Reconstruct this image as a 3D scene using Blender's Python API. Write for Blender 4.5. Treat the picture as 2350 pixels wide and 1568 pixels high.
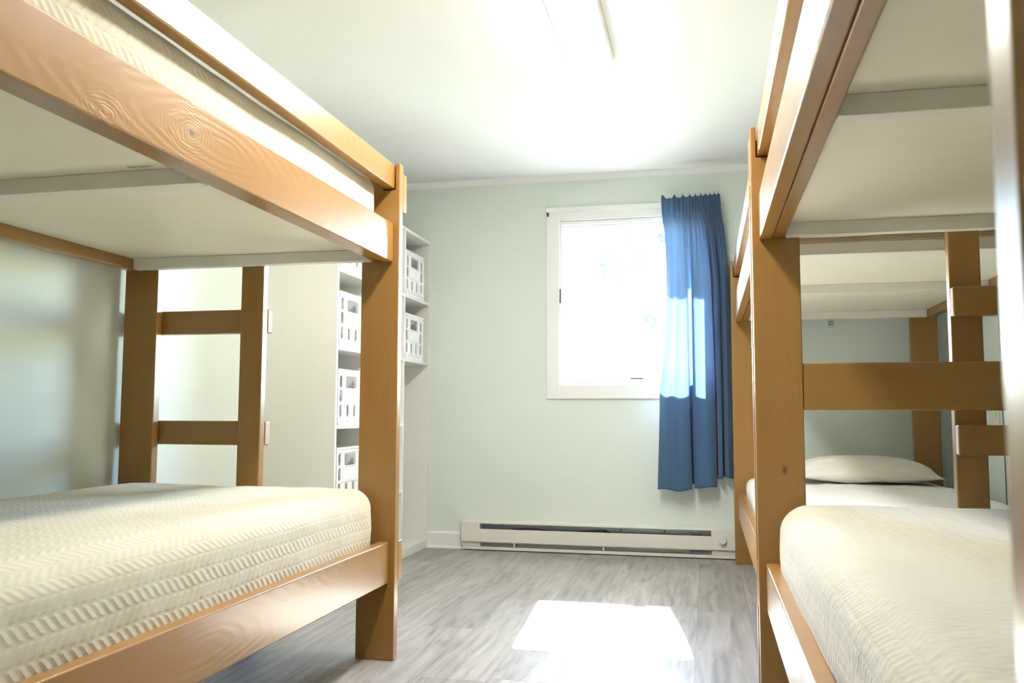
import bpy, bmesh, math, random
from mathutils import Vector, Matrix
random.seed(4)
S = bpy.context.scene
for o in list(bpy.data.objects):
    bpy.data.objects.remove(o)
COL = S.collection

# ------------------------------------------------------------ camera
CH = 0.8412
F, PITCH, YAW, ROLL = 1990.38, 0.0837, 0.2208, 0.0030
cam_d = bpy.data.cameras.new('camera')
cam = bpy.data.objects.new('camera', cam_d)
COL.objects.link(cam)
cam_d.sensor_width = 36.0
cam_d.sensor_fit = 'HORIZONTAL'
cam_d.lens = F / 2350.0 * 36.0
cam_d.clip_start = 0.02
cy_, sy_, cp_, sp_ = math.cos(YAW), math.sin(YAW), math.cos(PITCH), math.sin(PITCH)
R_ = Vector((cy_, sy_, 0))
FW = Vector((-sy_ * cp_, cy_ * cp_, sp_))
U_ = R_.cross(FW)
r2 = R_ * math.cos(ROLL) + U_ * math.sin(ROLL)
u2 = U_ * math.cos(ROLL) - R_ * math.sin(ROLL)
M = Matrix((r2, u2, -FW)).transposed().to_4x4()
M.translation = Vector((0, 0, CH))
cam.matrix_world = M
cam_d.dof.use_dof = True
cam_d.dof.focus_distance = 3.2
cam_d.dof.aperture_fstop = 7.0
S.camera = cam

# ------------------------------------------------------------ view, sky, sun
S.view_settings.view_transform = 'Standard'
S.view_settings.look = 'None'
S.view_settings.gamma = 1.0
S.view_settings.use_curve_mapping = False
S.view_settings.exposure = 2.3
W = bpy.data.worlds.new('sky')
S.world = W
W.use_nodes = True
wn = W.node_tree.nodes
wn.clear()
sky = wn.new('ShaderNodeTexSky')
sky.sky_type = 'NISHITA'
sky.sun_disc = False
sky.sun_elevation = math.radians(36)
sky.sun_rotation = math.radians(-4)
sky.altitude = 100
sky.dust_density = 0.2
bg = wn.new('ShaderNodeBackground')
bg.inputs[1].default_value = 1.8
wo = wn.new('ShaderNodeOutputWorld')
W.node_tree.links.new(sky.outputs[0], bg.inputs[0])
W.node_tree.links.new(bg.outputs[0], wo.inputs[0])

sun_d = bpy.data.lights.new('sun', 'SUN')
sun_d.energy = 42.0
sun_d.angle = math.radians(0.6)
sun_d.color = (1.0, 0.98, 0.94)
sun = bpy.data.objects.new('sun', sun_d)
COL.objects.link(sun)
SUN_DIR = Vector((0.074, -1.0, -0.745)).normalized()
sun.rotation_euler = SUN_DIR.to_track_quat('-Z', 'Y').to_euler()
sun.location = (-1.5, 14, 9)
LAMP_POWER = 12.8

# ------------------------------------------------------------ materials
class NT:
    """small helper for building node trees"""
    def __init__(s, name):
        s.m = bpy.data.materials.new(name)
        s.m.use_nodes = True
        s.t = s.m.node_tree
        s.t.nodes.clear()
        s.out = s.n('ShaderNodeOutputMaterial')
    def n(s, kind, **kw):
        nd = s.t.nodes.new(kind)
        for k, v in kw.items():
            setattr(nd, k, v)
        return nd
    def l(s, a, b):
        s.t.links.new(a, b)
    def val(s, sock, v):
        if hasattr(v, 'links'):
            s.l(v, sock)
        else:
            sock.default_value = v
    def math(s, op, a, b=None, c=None, clamp=False):
        nd = s.n('ShaderNodeMath', operation=op)
        nd.use_clamp = clamp
        s.val(nd.inputs[0], a)
        if b is not None: s.val(nd.inputs[1], b)
        if c is not None: s.val(nd.inputs[2], c)
        return nd.outputs[0]
    def coord(s, kind='Object', scale=(1, 1, 1), loc=(0, 0, 0)):
        tc = s.n('ShaderNodeTexCoord')
        mp = s.n('ShaderNodeMapping')
        mp.inputs['Scale'].default_value = scale
        mp.inputs['Location'].default_value = loc
        s.l(tc.outputs[kind], mp.inputs[0])
        return mp.outputs[0]
    def noise(s, vec, scale, detail=2.0, rough=0.5, dist=0.0):
        nd = s.n('ShaderNodeTexNoise')
        nd.inputs['Scale'].default_value = scale
        nd.inputs['Detail'].default_value = detail
        nd.inputs['Roughness'].default_value = rough
        nd.inputs['Distortion'].default_value = dist
        s.l(vec, nd.inputs['Vector'])
        return nd.outputs[0]
    def ramp(s, fac, stops):
        nd = s.n('ShaderNodeValToRGB')
        e = nd.color_ramp.elements
        while len(e) < len(stops): e.new(0.5)
        for i, (p, c) in enumerate(stops):
            e[i].position = p
            e[i].color = (c[0], c[1], c[2], 1)
        s.l(fac, nd.inputs[0])
        return nd.outputs[0]
    def mix(s, fac, a, b, mode='MIX'):
        nd = s.n('ShaderNodeMix', data_type='RGBA', blend_type=mode)
        s.val(nd.inputs[0], fac)
        for sock, v in ((nd.inputs[6], a), (nd.inputs[7], b)):
            if hasattr(v, 'links'): s.l(v, sock)
            else: sock.default_value = (v[0], v[1], v[2], 1)
        return nd.outputs[2]
    def bump(s, h, strength=0.3, dist=0.01, normal=None):
        nd = s.n('ShaderNodeBump')
        nd.inputs['Strength'].default_value = strength
        nd.inputs['Distance'].default_value = dist
        s.l(h, nd.inputs['Height'])
        if normal: s.l(normal, nd.inputs['Normal'])
        return nd.outputs[0]
    def bsdf(s, color, rough=0.5, normal=None, spec=0.5, coat=0.0, **kw):
        b = s.n('ShaderNodeBsdfPrincipled')
        if hasattr(color, 'links'): s.l(color, b.inputs['Base Color'])
        else: b.inputs['Base Color'].default_value = (*color, 1)
        s.val(b.inputs['Roughness'], rough)
        b.inputs['Specular IOR Level'].default_value = spec
        b.inputs['Coat Weight'].default_value = coat
        b.inputs['Coat Roughness'].default_value = 0.18
        for k, v in kw.items():
            b.inputs[k].default_value = v
        if normal: s.l(normal, b.inputs['Normal'])
        return b.outputs[0]
    def done(s, shader):
        s.l(shader, s.out.inputs[0])
        return s.m

def plain(name, color, rough=0.5, spec=0.5, **kw):
    t = NT(name)
    v = t.coord()
    n = t.noise(v, 60, 2)
    return t.done(t.bsdf(color, rough, t.bump(n, 0.05, 0.002), spec, **kw))

WOODC = (0.325, 0.168, 0.043)
def wood(name, axis, base=WOODC, knots=()):
    """brown satin paint over softwood boards, grain showing as faint ridges along the board"""
    t = NT(name)
    sc = [34, 34, 34]
    sc[axis] = 1.6
    v = t.coord(scale=sc)
    g = t.noise(v, 1.0, 4, 0.6, 0.6)
    sc2 = [5, 5, 5]
    sc2[axis] = 1.2
    v2 = t.coord(scale=sc2)
    # cathedral figure: distorted rings
    w = t.n('ShaderNodeTexWave', wave_type='RINGS', rings_direction='XYZ'[axis] if False else 'SPHERICAL')
    w.inputs['Scale'].default_value = 4.5
    w.inputs['Distortion'].default_value = 5.0
    w.inputs['Detail'].default_value = 2.0
    w.inputs['Detail Scale'].default_value = 1.0
    t.l(v2, w.inputs['Vector'])
    big = t.noise(t.coord(scale=(1, 1, 1)), 3.0, 2)
    sp = t.noise(t.coord(), 55, 1)
    c = t.mix(t.ramp(g, [(0.3, (0, 0, 0)), (0.75, (1, 1, 1))]), [k * 0.93 for k in base], [min(1, k * 1.05) for k in base])
    c = t.mix(t.math('MULTIPLY', w.outputs[1], 0.05), c, [k * 0.6 for k in base])
    c = t.mix(t.ramp(big, [(0.35, (0, 0, 0)), (0.7, (0.28, 0.28, 0.28))]), c, [base[0] * 1.08, base[1] * 1.02, base[2] * 0.95])
    # tiny dings where the paint is gone
    c = t.mix(t.ramp(sp, [(0.83, (0, 0, 0)), (0.86, (0.8, 0.8, 0.8))]), c, (0.75, 0.6, 0.42))
    b1 = t.bump(g, 0.16, 0.002)
    b2 = t.bump(w.outputs[1], 0.10, 0.002, b1)
    hb = b2
    for (ky, kz, kr) in knots:
        # a knot: grain bending in rings round a small dark heart
        tcx = t.n('ShaderNodeTexCoord'); sp3 = t.n('ShaderNodeSeparateXYZ')
        t.l(tcx.outputs['Object'], sp3.inputs[0])
        oth = 2 if axis != 2 else 0
        dy = t.math('DIVIDE', t.math('SUBTRACT', sp3.outputs[axis], ky), 1.9)
        dz = t.math('SUBTRACT', sp3.outputs[oth], kz)
        nz = t.math('MULTIPLY', t.math('SUBTRACT', t.noise(t.coord(), 14.0, 3), 0.5), 0.045)
        d = t.math('ADD', t.math('SQRT', t.math('ADD', t.math('MULTIPLY', dy, dy), t.math('MULTIPLY', dz, dz))), nz)
        ring = t.math('SINE', t.math('MULTIPLY', t.math('POWER', d, 0.8), 520.0))
        fall = t.math('SUBTRACT', 1.0, t.math('DIVIDE', d, kr * 5), clamp=True)
        heart = t.math('SUBTRACT', 1.0, t.math('DIVIDE', d, kr * 0.5), clamp=True)
        hb = t.bump(t.math('MULTIPLY', ring, fall), 0.12, 0.0012, hb)
        c = t.mix(t.math('MULTIPLY', heart, 0.85), c, (0.10, 0.035, 0.015))
    r = t.math('MULTIPLY_ADD', big, 0.14, 0.25)
    return t.done(t.bsdf(c, r, hb, 0.5, 0.3))

WOOD = [wood('brown_painted_wood_x', 0), wood('brown_painted_wood_y', 1), wood('brown_painted_wood_z', 2)]

KNOT_RAIL = wood('brown_painted_knotty_rail', 1, knots=((-0.110, 0.0, 0.016), (-0.380, -0.050, 0.011), (-0.112, 0.062, 0.006)))
KNOT_POST = wood('brown_painted_knotty_post', 2, knots=((0.363, -0.012, 0.007), (-0.196, 0.010, 0.008)))

def end_grain():
    t = NT('raw_end_grain')
    v = t.coord(scale=(1, 1, 1))
    w = t.n('ShaderNodeTexWave', wave_type='RINGS', rings_direction='X')
    w.inputs['Scale'].default_value = 45
    w.inputs['Distortion'].default_value = 1.5
    t.l(v, w.inputs['Vector'])
    c = t.mix(w.outputs[1], (0.72, 0.5, 0.36), (0.42, 0.24, 0.17))
    return t.done(t.bsdf(c, 0.6))
M_END = end_grain()

def ply():
    t = NT('cream_painted_plywood')
    v = t.coord(scale=(3, 14, 10))
    g = t.noise(v, 1.5, 4)
    big = t.noise(t.coord(), 1.6, 2)
    c = t.mix(t.ramp(g, [(0.35, (0, 0, 0)), (0.7, (1, 1, 1))]), (0.82, 0.775, 0.64), (0.84, 0.80, 0.67))
    c = t.mix(t.ramp(big, [(0.4, (0, 0, 0)), (0.7, (0.5, 0.5, 0.5))]), c, (0.85, 0.79, 0.63))
    return t.done(t.bsdf(c, 0.5, t.bump(g, 0.08, 0.002)))
M_PLY = ply()

def ply_edge():
    t = NT('raw_plywood_edge')
    v = t.coord(scale=(1, 1, 1))
    w = t.n('ShaderNodeTexWave', wave_type='BANDS', bands_direction='Z')
    w.inputs['Scale'].default_value = 62
    w.inputs['Distortion'].default_value = 0.6
    w.inputs['Detail Scale'].default_value = 4
    t.l(v, w.inputs['Vector'])
    c = t.mix(w.outputs[1], (0.22, 0.15, 0.08), (0.72, 0.6, 0.4))
    return t.done(t.bsdf(c, 0.8))
M_PLYE = ply_edge()
M_JOIST = plain('cream_painted_timber', (0.79, 0.76, 0.68), 0.5)

def wall_paint(name, c1, c2):
    t = NT(name)
    n = t.noise(t.coord(), 1.3, 2)
    f = t.noise(t.coord(), 220, 2)
    c = t.mix(n, c1, c2)
    return t.done(t.bsdf(c, 0.8, t.bump(f, 0.08, 0.0015), 0.2))
M_WALL = wall_paint('pale_sage_wall_paint', (0.70, 0.77, 0.715), (0.72, 0.785, 0.73))
M_CEIL = wall_paint('white_ceiling_paint', (0.745, 0.745, 0.74), (0.76, 0.76, 0.75))
M_TRIM = plain('white_trim_paint', (0.84, 0.85, 0.84), 0.4)
M_VINYL = plain('white_window_vinyl', (0.86, 0.88, 0.90), 0.3)
M_CAB = plain('off_white_melamine', (0.80, 0.80, 0.75), 0.4)
M_CRATE = plain('white_plastic', (0.86, 0.87, 0.88), 0.35)
M_DARK = plain('dark_metal', (0.05, 0.055, 0.06), 0.4)
M_BLACK = plain('black_rubber', (0.01, 0.01, 0.012), 0.5)
M_HEAT = plain('ivory_enamel', (0.77, 0.755, 0.69), 0.35)
M_FIN = plain('dull_aluminium', (0.42, 0.45, 0.5), 0.4, **{'Metallic': 0.6})
M_INK = plain('dark_ink', (0.03, 0.02, 0.015), 0.7)
M_PLATE = plain('sage_painted_plate', (0.58, 0.67, 0.62), 0.5)
M_SWITCH = plain('ivory_switch_plastic', (0.78, 0.75, 0.66), 0.35)

def floor_mat():
    """grey-brown vinyl planks laid along the room"""
    t = NT('grey_vinyl_planks')
    tc = t.n('ShaderNodeTexCoord')
    sep = t.n('ShaderNodeSeparateXYZ')
    t.l(tc.outputs['Object'], sep.inputs[0])
    x, y = sep.outputs[0], sep.outputs[1]
    PW, PL = 0.2135, 1.22
    px = t.math('DIVIDE', t.math('ADD', x, 10 * PW + 0.479), PW)
    ix = t.math('FLOOR', px)
    fx = t.math('FRACT', px)
    wn1 = t.n('ShaderNodeTexWhiteNoise', noise_dimensions='1D')
    t.l(ix, wn1.inputs['W'])
    py = t.math('ADD', t.math('DIVIDE', y, PL), t.math('MULTIPLY', wn1.outputs['Value'], 7.3))
    iy = t.math('FLOOR', py)
    fy = t.math('FRACT', py)
    wn2 = t.n('ShaderNodeTexWhiteNoise', noise_dimensions='2D')
    cmb = t.n('ShaderNodeCombineXYZ')
    t.l(ix, cmb.inputs[0]); t.l(iy, cmb.inputs[1])
    t.l(cmb.outputs[0], wn2.inputs['Vector'])
    rnd = wn2.outputs['Value']
    # grain coordinates: shifted per plank
    c2 = t.n('ShaderNodeCombineXYZ')
    t.l(t.math('ADD', t.math('MULTIPLY', x, 9.0), t.math('MULTIPLY', rnd, 37)), c2.inputs[0])
    t.l(t.math('ADD', t.math('MULTIPLY', y, 1.1), t.math('MULTIPLY', rnd, 91)), c2.inputs[1])
    g1 = t.noise(c2.outputs[0], 1.6, 5, 0.55, 1.4)
    c3 = t.n('ShaderNodeCombineXYZ')
    t.l(t.math('ADD', t.math('MULTIPLY', x, 60.0), t.math('MULTIPLY', rnd, 17)), c3.inputs[0])
    t.l(t.math('ADD', t.math('MULTIPLY', y, 2.2), t.math('MULTIPLY', rnd, 51)), c3.inputs[1])
    g2 = t.noise(c3.outputs[0], 1.0, 4, 0.6, 0.8)
    wv = t.n('ShaderNodeTexWave', wave_type='BANDS', bands_direction='X')
    wv.inputs['Scale'].default_value = 0.8
    wv.inputs['Distortion'].default_value = 9.0
    wv.inputs['Detail'].default_value = 2.0
    wv.inputs['Detail Scale'].default_value = 0.8
    t.l(c2.outputs[0], wv.inputs['Vector'])
    col = t.ramp(g1, [(0.30, (0.19, 0.175, 0.165)), (0.47, (0.31, 0.295, 0.28)), (0.62, (0.41, 0.395, 0.375))])
    col = t.mix(t.math('MULTIPLY', wv.outputs[1], 0.35), col, (0.43, 0.415, 0.39))
    col = t.mix(t.ramp(g2, [(0.35, (0.35, 0.35, 0.35)), (0.65, (0, 0, 0))]), col, (0.20, 0.18, 0.165))
    hsv = t.n('ShaderNodeHueSaturation')
    t.l(t.math('MULTIPLY_ADD', rnd, 0.28, 0.86), hsv.inputs['Value'])
    t.l(col, hsv.inputs['Color'])
    ex = t.math('MINIMUM', fx, t.math('SUBTRACT', 1.0, fx))
    ey = t.math('MULTIPLY', t.math('MINIMUM', fy, t.math('SUBTRACT', 1.0, fy)), PL / PW)
    e = t.math('MINIMUM', ex, ey)
    seam = t.math('GREATER_THAN', 0.0065, e)
    col = t.mix(t.math('MULTIPLY', seam, 0.45), hsv.outputs[0], (0.08, 0.07, 0.06))
    hgt = t.math('SUBTRACT', t.math('MULTIPLY', g2, 0.15), seam)
    r = t.math('MULTIPLY_ADD', g2, 0.14, 0.33)
    return t.done(t.bsdf(col, r, t.bump(hgt, 0.25, 0.0015), 0.35))
M_FLOOR = floor_mat()

def blanket_mat(name, col, band=0.034, pitch=0.025, depth=0.0014, dots=0.0):
    """woven cotton blanket with raised herringbone strokes, laid out on the sheet's own UVs (metres)"""
    t = NT(name)
    tc = t.n('ShaderNodeTexCoord')
    sep = t.n('ShaderNodeSeparateXYZ')
    t.l(tc.outputs['UV'], sep.inputs[0])
    wob = t.noise(tc.outputs['UV'], 6.0, 2)
    u = t.math('ADD', sep.outputs[0], t.math('MULTIPLY', wob, 0.012))
    v = sep.outputs[1]
    a = t.math('FRACT', t.math('DIVIDE', u, 2 * band))
    tri = t.math('ABSOLUTE', t.math('SUBTRACT', t.math('MULTIPLY', a, 2.0), 1.0))      # 0..1 zigzag
    ph = t.math('FRACT', t.math('ADD', t.math('DIVIDE', v, pitch), t.math('MULTIPLY', tri, 1.25)))
    st = t.math('SUBTRACT', 1.0, t.math('ABSOLUTE', t.math('SUBTRACT', t.math('MULTIPLY', ph, 2.0), 1.0)))
    stroke = t.math('POWER', st, 1.3)
    # strokes stop short of the turn of the zigzag
    b = t.math('FRACT', t.math('DIVIDE', u, band))
    edge = t.math('MINIMUM', b, t.math('SUBTRACT', 1.0, b))
    em = t.n('ShaderNodeMapRange', interpolation_type='SMOOTHSTEP')
    em.inputs['From Min'].default_value = 0.02
    em.inputs['From Max'].default_value = 0.22
    t.l(edge, em.inputs[0])
    wear = t.ramp(t.noise(tc.outputs['UV'], 2.2, 2), [(0.32, (0.45, 0.45, 0.45)), (0.62, (1, 1, 1))])
    h = t.math('MULTIPLY', t.math('MULTIPLY', stroke, em.outputs[0]), wear)
    if dots:
        vo = t.n('ShaderNodeTexVoronoi', feature='SMOOTH_F1')
        vo.inputs['Scale'].default_value = 55
        t.l(tc.outputs['UV'], vo.inputs['Vector'])
        h = t.math('SUBTRACT', t.math('MULTIPLY', h, 1 - dots), t.math('MULTIPLY', vo.outputs['Distance'], dots * 1.2))
    pill = t.noise(tc.outputs['UV'], 380, 2)
    soft = t.noise(tc.outputs['UV'], 5, 3)
    b1 = t.bump(h, 1.0, depth)
    b2 = t.bump(pill, 0.35, 0.0012, b1)
    b3 = t.bump(soft, 0.5, 0.02, b2)
    c = t.mix(soft, [k * 0.96 for k in col], col)
    return t.done(t.bsdf(c, 0.9, b3, 0.15, 0.0, **{'Sheen Weight': 0.25}))
M_BLANK = blanket_mat('cream_herringbone_blanket', (0.60, 0.565, 0.435))
M_BLANK2 = blanket_mat('cream_dimpled_blanket', (0.55, 0.52, 0.42), 0.036, 0.021, 0.0036, 0.6)

def cloth(name, col, wr=8, s=0.4):
    t = NT(name)
    n = t.noise(t.coord(scale=(1, 1, 1)), wr, 3, 0.5, 0.5)
    f = t.noise(t.coord(), 500, 1)
    return t.done(t.bsdf(col, 0.85, t.bump(f, 0.1, 0.001, t.bump(n, s, 0.02)), 0.2, **{'Sheen Weight': 0.2}))
M_SHEET = cloth('white_cotton_sheet', (0.84, 0.84, 0.80))
M_PILLOW = cloth('cream_pillowcase', (0.82, 0.80, 0.73), 9, 0.5)
M_TICK = cloth('white_mattress_ticking', (0.8, 0.79, 0.74))

def curtain_mat():
    t = NT('blue_curtain_cloth')
    tc = t.coord()
    n = t.noise(tc, 420, 2)
    n2 = t.noise(t.coord(scale=(4, 4, 1)), 6, 3)
    c = t.mix(n2, (0.045, 0.11, 0.215), (0.06, 0.14, 0.27))
    nb = t.bump(n, 0.15, 0.001, t.bump(n2, 0.25, 0.01))
    d = t.bsdf(c, 0.65, nb, 0.3, **{'Sheen Weight': 0.3})
    tr = t.n('ShaderNodeBsdfTranslucent')
    tr.inputs[0].default_value = (0.60, 0.76, 1.0, 1)
    mx = t.n('ShaderNodeMixShader')
    mx.inputs[0].default_value = 0.2
    t.l(d, mx.inputs[1]); t.l(tr.outputs[0], mx.inputs[2])
    return t.done(mx.outputs[0])
M_CURT = curtain_mat()

def glass_mat():
    t = NT('window_glass')
    tr = t.n('ShaderNodeBsdfTransparent')
    tr.inputs[0].default_value = (0.97, 0.985, 0.98, 1)
    gl = t.n('ShaderNodeBsdfGlossy')
    gl.inputs['Roughness'].default_value = 0.02
    fr = t.n('ShaderNodeFresnel')
    fr.inputs[0].default_value = 1.45
    mx = t.n('ShaderNodeMixShader')
    t.l(fr.outputs[0], mx.inputs[0]); t.l(tr.outputs[0], mx.inputs[1]); t.l(gl.outputs[0], mx.inputs[2])
    return t.done(mx.outputs[0])
M_GLASS = glass_mat()

def lamp_mat():
    t = NT('lit_acrylic_diffuser')
    e = t.n('ShaderNodeEmission')
    e.inputs[0].default_value = (1.0, 0.972, 0.91, 1)
    e.inputs[1].default_value = LAMP_POWER
    return t.done(e.outputs[0])
M_LAMP = lamp_mat()

def leaf_mat():
    t = NT('pale_green_leaves')
    n = t.noise(t.coord(), 3, 2)
    c = t.mix(n, (0.045, 0.075, 0.07), (0.08, 0.12, 0.10))
    d = t.n('ShaderNodeBsdfDiffuse'); t.l(c, d.inputs[0])
    tr = t.n('ShaderNodeBsdfTranslucent'); t.l(c, tr.inputs[0])
    mx = t.n('ShaderNodeMixShader'); mx.inputs[0].default_value = 0.15
    t.l(d.outputs[0], mx.inputs[1]); t.l(tr.outputs[0], mx.inputs[2])
    return t.done(mx.outputs[0])
M_LEAF = leaf_mat()
M_BARK = plain('grey_bark', (0.3, 0.26, 0.22), 0.9)
M_GRASS = plain('dry_bright_lawn', (0.42, 0.46, 0.32), 0.95)
M_SIDING = plain('white_siding', (0.8, 0.8, 0.78), 0.6)

# ------------------------------------------------------------ mesh helpers
def link(name, me, mat, parent=None):
    o = bpy.data.objects.new(name, me)
    COL.objects.link(o)
    if mat is not None:
        for m in (mat if isinstance(mat, (list, tuple)) else [mat]):
            me.materials.append(m)
    if parent: o.parent = parent
    return o

class MB:
    def __init__(s):
        s.v, s.f, s.mi = [], [], []
    def poly(s, verts, faces, mi=0):
        b = len(s.v)
        s.v += [tuple(p) for p in verts]
        s.f += [tuple(b + i for i in f) for f in faces]
        s.mi += [mi] * len(faces)
        return s
    def box(s, x0, x1, y0, y1, z0, z1, mi=0):
        v = [(x0, y0, z0), (x1, y0, z0), (x1, y1, z0), (x0, y1, z0), (x0, y0, z1), (x1, y0, z1), (x1, y1, z1), (x0, y1, z1)]
        return s.poly(v, [(0, 3, 2, 1), (4, 5, 6, 7), (0, 1, 5, 4), (1, 2, 6, 5), (2, 3, 7, 6), (3, 0, 4, 7)], mi)
    def prism(s, pts, a0, a1, axis=1, mi=0):
        """extrude a closed 2D outline along an axis (outline in the other two axes, counter-clockwise)"""
        n = len(pts)
        def P(p, a):
            if axis == 1: return (p[0], a, p[1])
            if axis == 0: return (a, p[0], p[1])
            return (p[0], p[1], a)
        v = [P(p, a0) for p in pts] + [P(p, a1) for p in pts]
        f = [tuple(range(n)), tuple(range(2 * n - 1, n - 1, -1))]
        f += [(i, i + n, (i + 1) % n + n, (i + 1) % n) for i in range(n)]
        return s.poly(v, f, mi)
    def cyl(s, c, r, h, axis=2, seg=24, r2=None, mi=0):
        r2 = r if r2 is None else r2
        def P(a, b, d):
            q = [0, 0, 0]
            q[axis] = d; q[(axis + 1) % 3] = a; q[(axis + 2) % 3] = b
            return (q[0] + c[0], q[1] + c[1], q[2] + c[2])
        v = [P(r * math.cos(2 * math.pi * i / seg), r * math.sin(2 * math.pi * i / seg), 0) for i in range(seg)]
        v += [P(r2 * math.cos(2 * math.pi * i / seg), r2 * math.sin(2 * math.pi * i / seg), h) for i in range(seg)]
        f = [tuple(range(seg - 1, -1, -1)), tuple(range(seg, 2 * seg))]
        f += [(i, (i + 1) % seg, (i + 1) % seg + seg, i + seg) for i in range(seg)]
        return s.poly(v, f, mi)
    def tube(s, pts, r, seg=8, mi=0):
        pts = [Vector(p) for p in pts]
        rings = []
        for i, p in enumerate(pts):
            d = (pts[min(i + 1, len(pts) - 1)] - pts[max(i - 1, 0)]).normalized()
            a = d.cross(Vector((0, 0, 1)))
            if a.length < 1e-3: a = d.cross(Vector((1, 0, 0)))
            a.normalize(); b = d.cross(a)
            rings.append([p + a * r * math.cos(2 * math.pi * k / seg) + b * r * math.sin(2 * math.pi * k / seg) for k in range(seg)])
        v = [q for rg in rings for q in rg]
        f = []
        for i in range(len(pts) - 1):
            for k in range(seg):
                f.append((i * seg + k, i * seg + (k + 1) % seg, (i + 1) * seg + (k + 1) % seg, (i + 1) * seg + k))
        f += [tuple(range(seg)), tuple(range(len(v) - 1, len(v) - 1 - seg, -1))]
        return s.poly(v, f, mi)
    def build(s, name, mat, parent=None, bevel=0.0, seg=3, smooth=False, origin=None):
        me = bpy.data.meshes.new(name)
        vs = s.v
        if origin is not None:
            vs = [(a - origin[0], b - origin[1], c - origin[2]) for a, b, c in vs]
        me.from_pydata(vs, [], s.f)
        for p, m in zip(me.polygons, s.mi): p.material_index = m
        bm = bmesh.new(); bm.from_mesh(me)
        bmesh.ops.recalc_face_normals(bm, faces=bm.faces)
        bm.to_mesh(me); bm.free()
        if smooth or bevel: me.shade_smooth()
        o = link(name, me, mat, parent)
        if origin is not None: o.location = origin
        if bevel:
            m = o.modifiers.new('edge', 'BEVEL')
            m.width = bevel; m.segments = seg; m.limit_method = 'ANGLE'; m.angle_limit = math.radians(35)
            m.harden_normals = True
        return o

def empty(name, loc, label, cat, group=None):
    o = bpy.data.objects.new(name, None)
    o.empty_display_size = 0.1
    COL.objects.link(o)
    o.location = loc
    return tag(o, label, cat, group)
def tag(o, label, cat, group=None):
    o['label'] = label; o['category'] = cat
    if group: o['group'] = group
    return o
def struct(o, label=None):
    o['kind'] = 'structure'
    if label: o['label'] = label
    return o
def child(o, root):
    """parent a part built in world coordinates to its thing"""
    o.parent = root
    o.matrix_parent_inverse = Matrix.Translation(-Vector(root.location))
    return o
def copy_tree(o, parent=None):
    c = o.copy(); COL.objects.link(c)
    if parent: c.parent = parent
    for ch in list(o.children): copy_tree(ch, c)
    return c

# ------------------------------------------------------------ room shell
XL_, XR_, YF_, YB_, H_ = -2.18, 1.305, -0.75, 5.3423, 2.3507
T = 0.12
WX0, WX1, WZ0, WZ1 = -0.90, 0.02, 1.02, 2.055      # rough opening of the window
struct(MB().box(XL_ - T, XR_ + T, YF_ - T, YB_ + T, -0.1, 0).build('floor', M_FLOOR))
struct(MB().box(XL_ - T, XR_ + T, YF_ - T, YB_ + T, H_, H_ + 0.1).build('ceiling', M_CEIL))
struct(MB().box(XL_ - T, XL_, YF_ - T, YB_ + T, 0, H_).build('wall_left', M_WALL))
struct(MB().box(XR_, XR_ + T, YF_ - T, YB_ + T, 0, H_).build('wall_right', M_WALL))
# the wall behind the photographer with its white door, shut
DX0, DX1, DZ1 = -1.02, -0.2, 2.05
struct(MB().box(XL_, XR_, YF_ - T, YF_, 0, H_).build('wall_front', M_WALL))
dm = MB().box(DX0 - 0.07, DX0, YF_, YF_ + 0.016, 0, DZ1 + 0.07).box(DX1, DX1 + 0.07, YF_, YF_ + 0.016, 0, DZ1 + 0.07).box(DX0, DX1, YF_, YF_ + 0.016, DZ1, DZ1 + 0.07).box(DX0, DX1, YF_, YF_ + 0.01, 0.01, DZ1)
struct(dm.build('door_1', M_TRIM, bevel=0.002))
wb = MB()
wb.box(XL_, WX0, YB_, YB_ + T, 0, H_).box(WX1, XR_, YB_, YB_ + T, 0, H_)
wb.box(WX0, WX1, YB_, YB_ + T, 0, WZ0).box(WX0, WX1, YB_, YB_ + T, WZ1, H_)
struct(wb.build('wall_back', M_WALL))
# small cove trim where the back wall meets the ceiling
cv = MB().prism([(YB_, H_ - 0.034), (YB_, H_), (YB_ - 0.030, H_), (YB_ - 0.026, H_ - 0.008), (YB_ - 0.010, H_ - 0.026)], XL_, XR_, axis=0)
struct(cv.build('trim_1', M_TRIM))
bb = [(YB_, 0), (YB_ - 0.014, 0), (YB_ - 0.014, 0.09), (YB_ - 0.009, 0.1), (YB_, 0.103)]
struct(MB().prism(bb, -1.742, -1.50, axis=0).prism([(YB_ - 0.014, 0), (YB_ - 0.024, 0), (YB_ - 0.022, 0.008), (YB_ - 0.014, 0.016)], -1.742, -1.50, axis=0)
       .build('baseboard_back', M_TRIM))
struct(MB().box(XR_ - 0.013, XR_, YF_, YB_, 0, 0.1).build('baseboard_right', M_TRIM, bevel=0.003))
struct(MB().box(XL_, XL_ + 0.013, YF_, 3.88, 0, 0.1).build('baseboard_left', M_TRIM, bevel=0.003))

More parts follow.
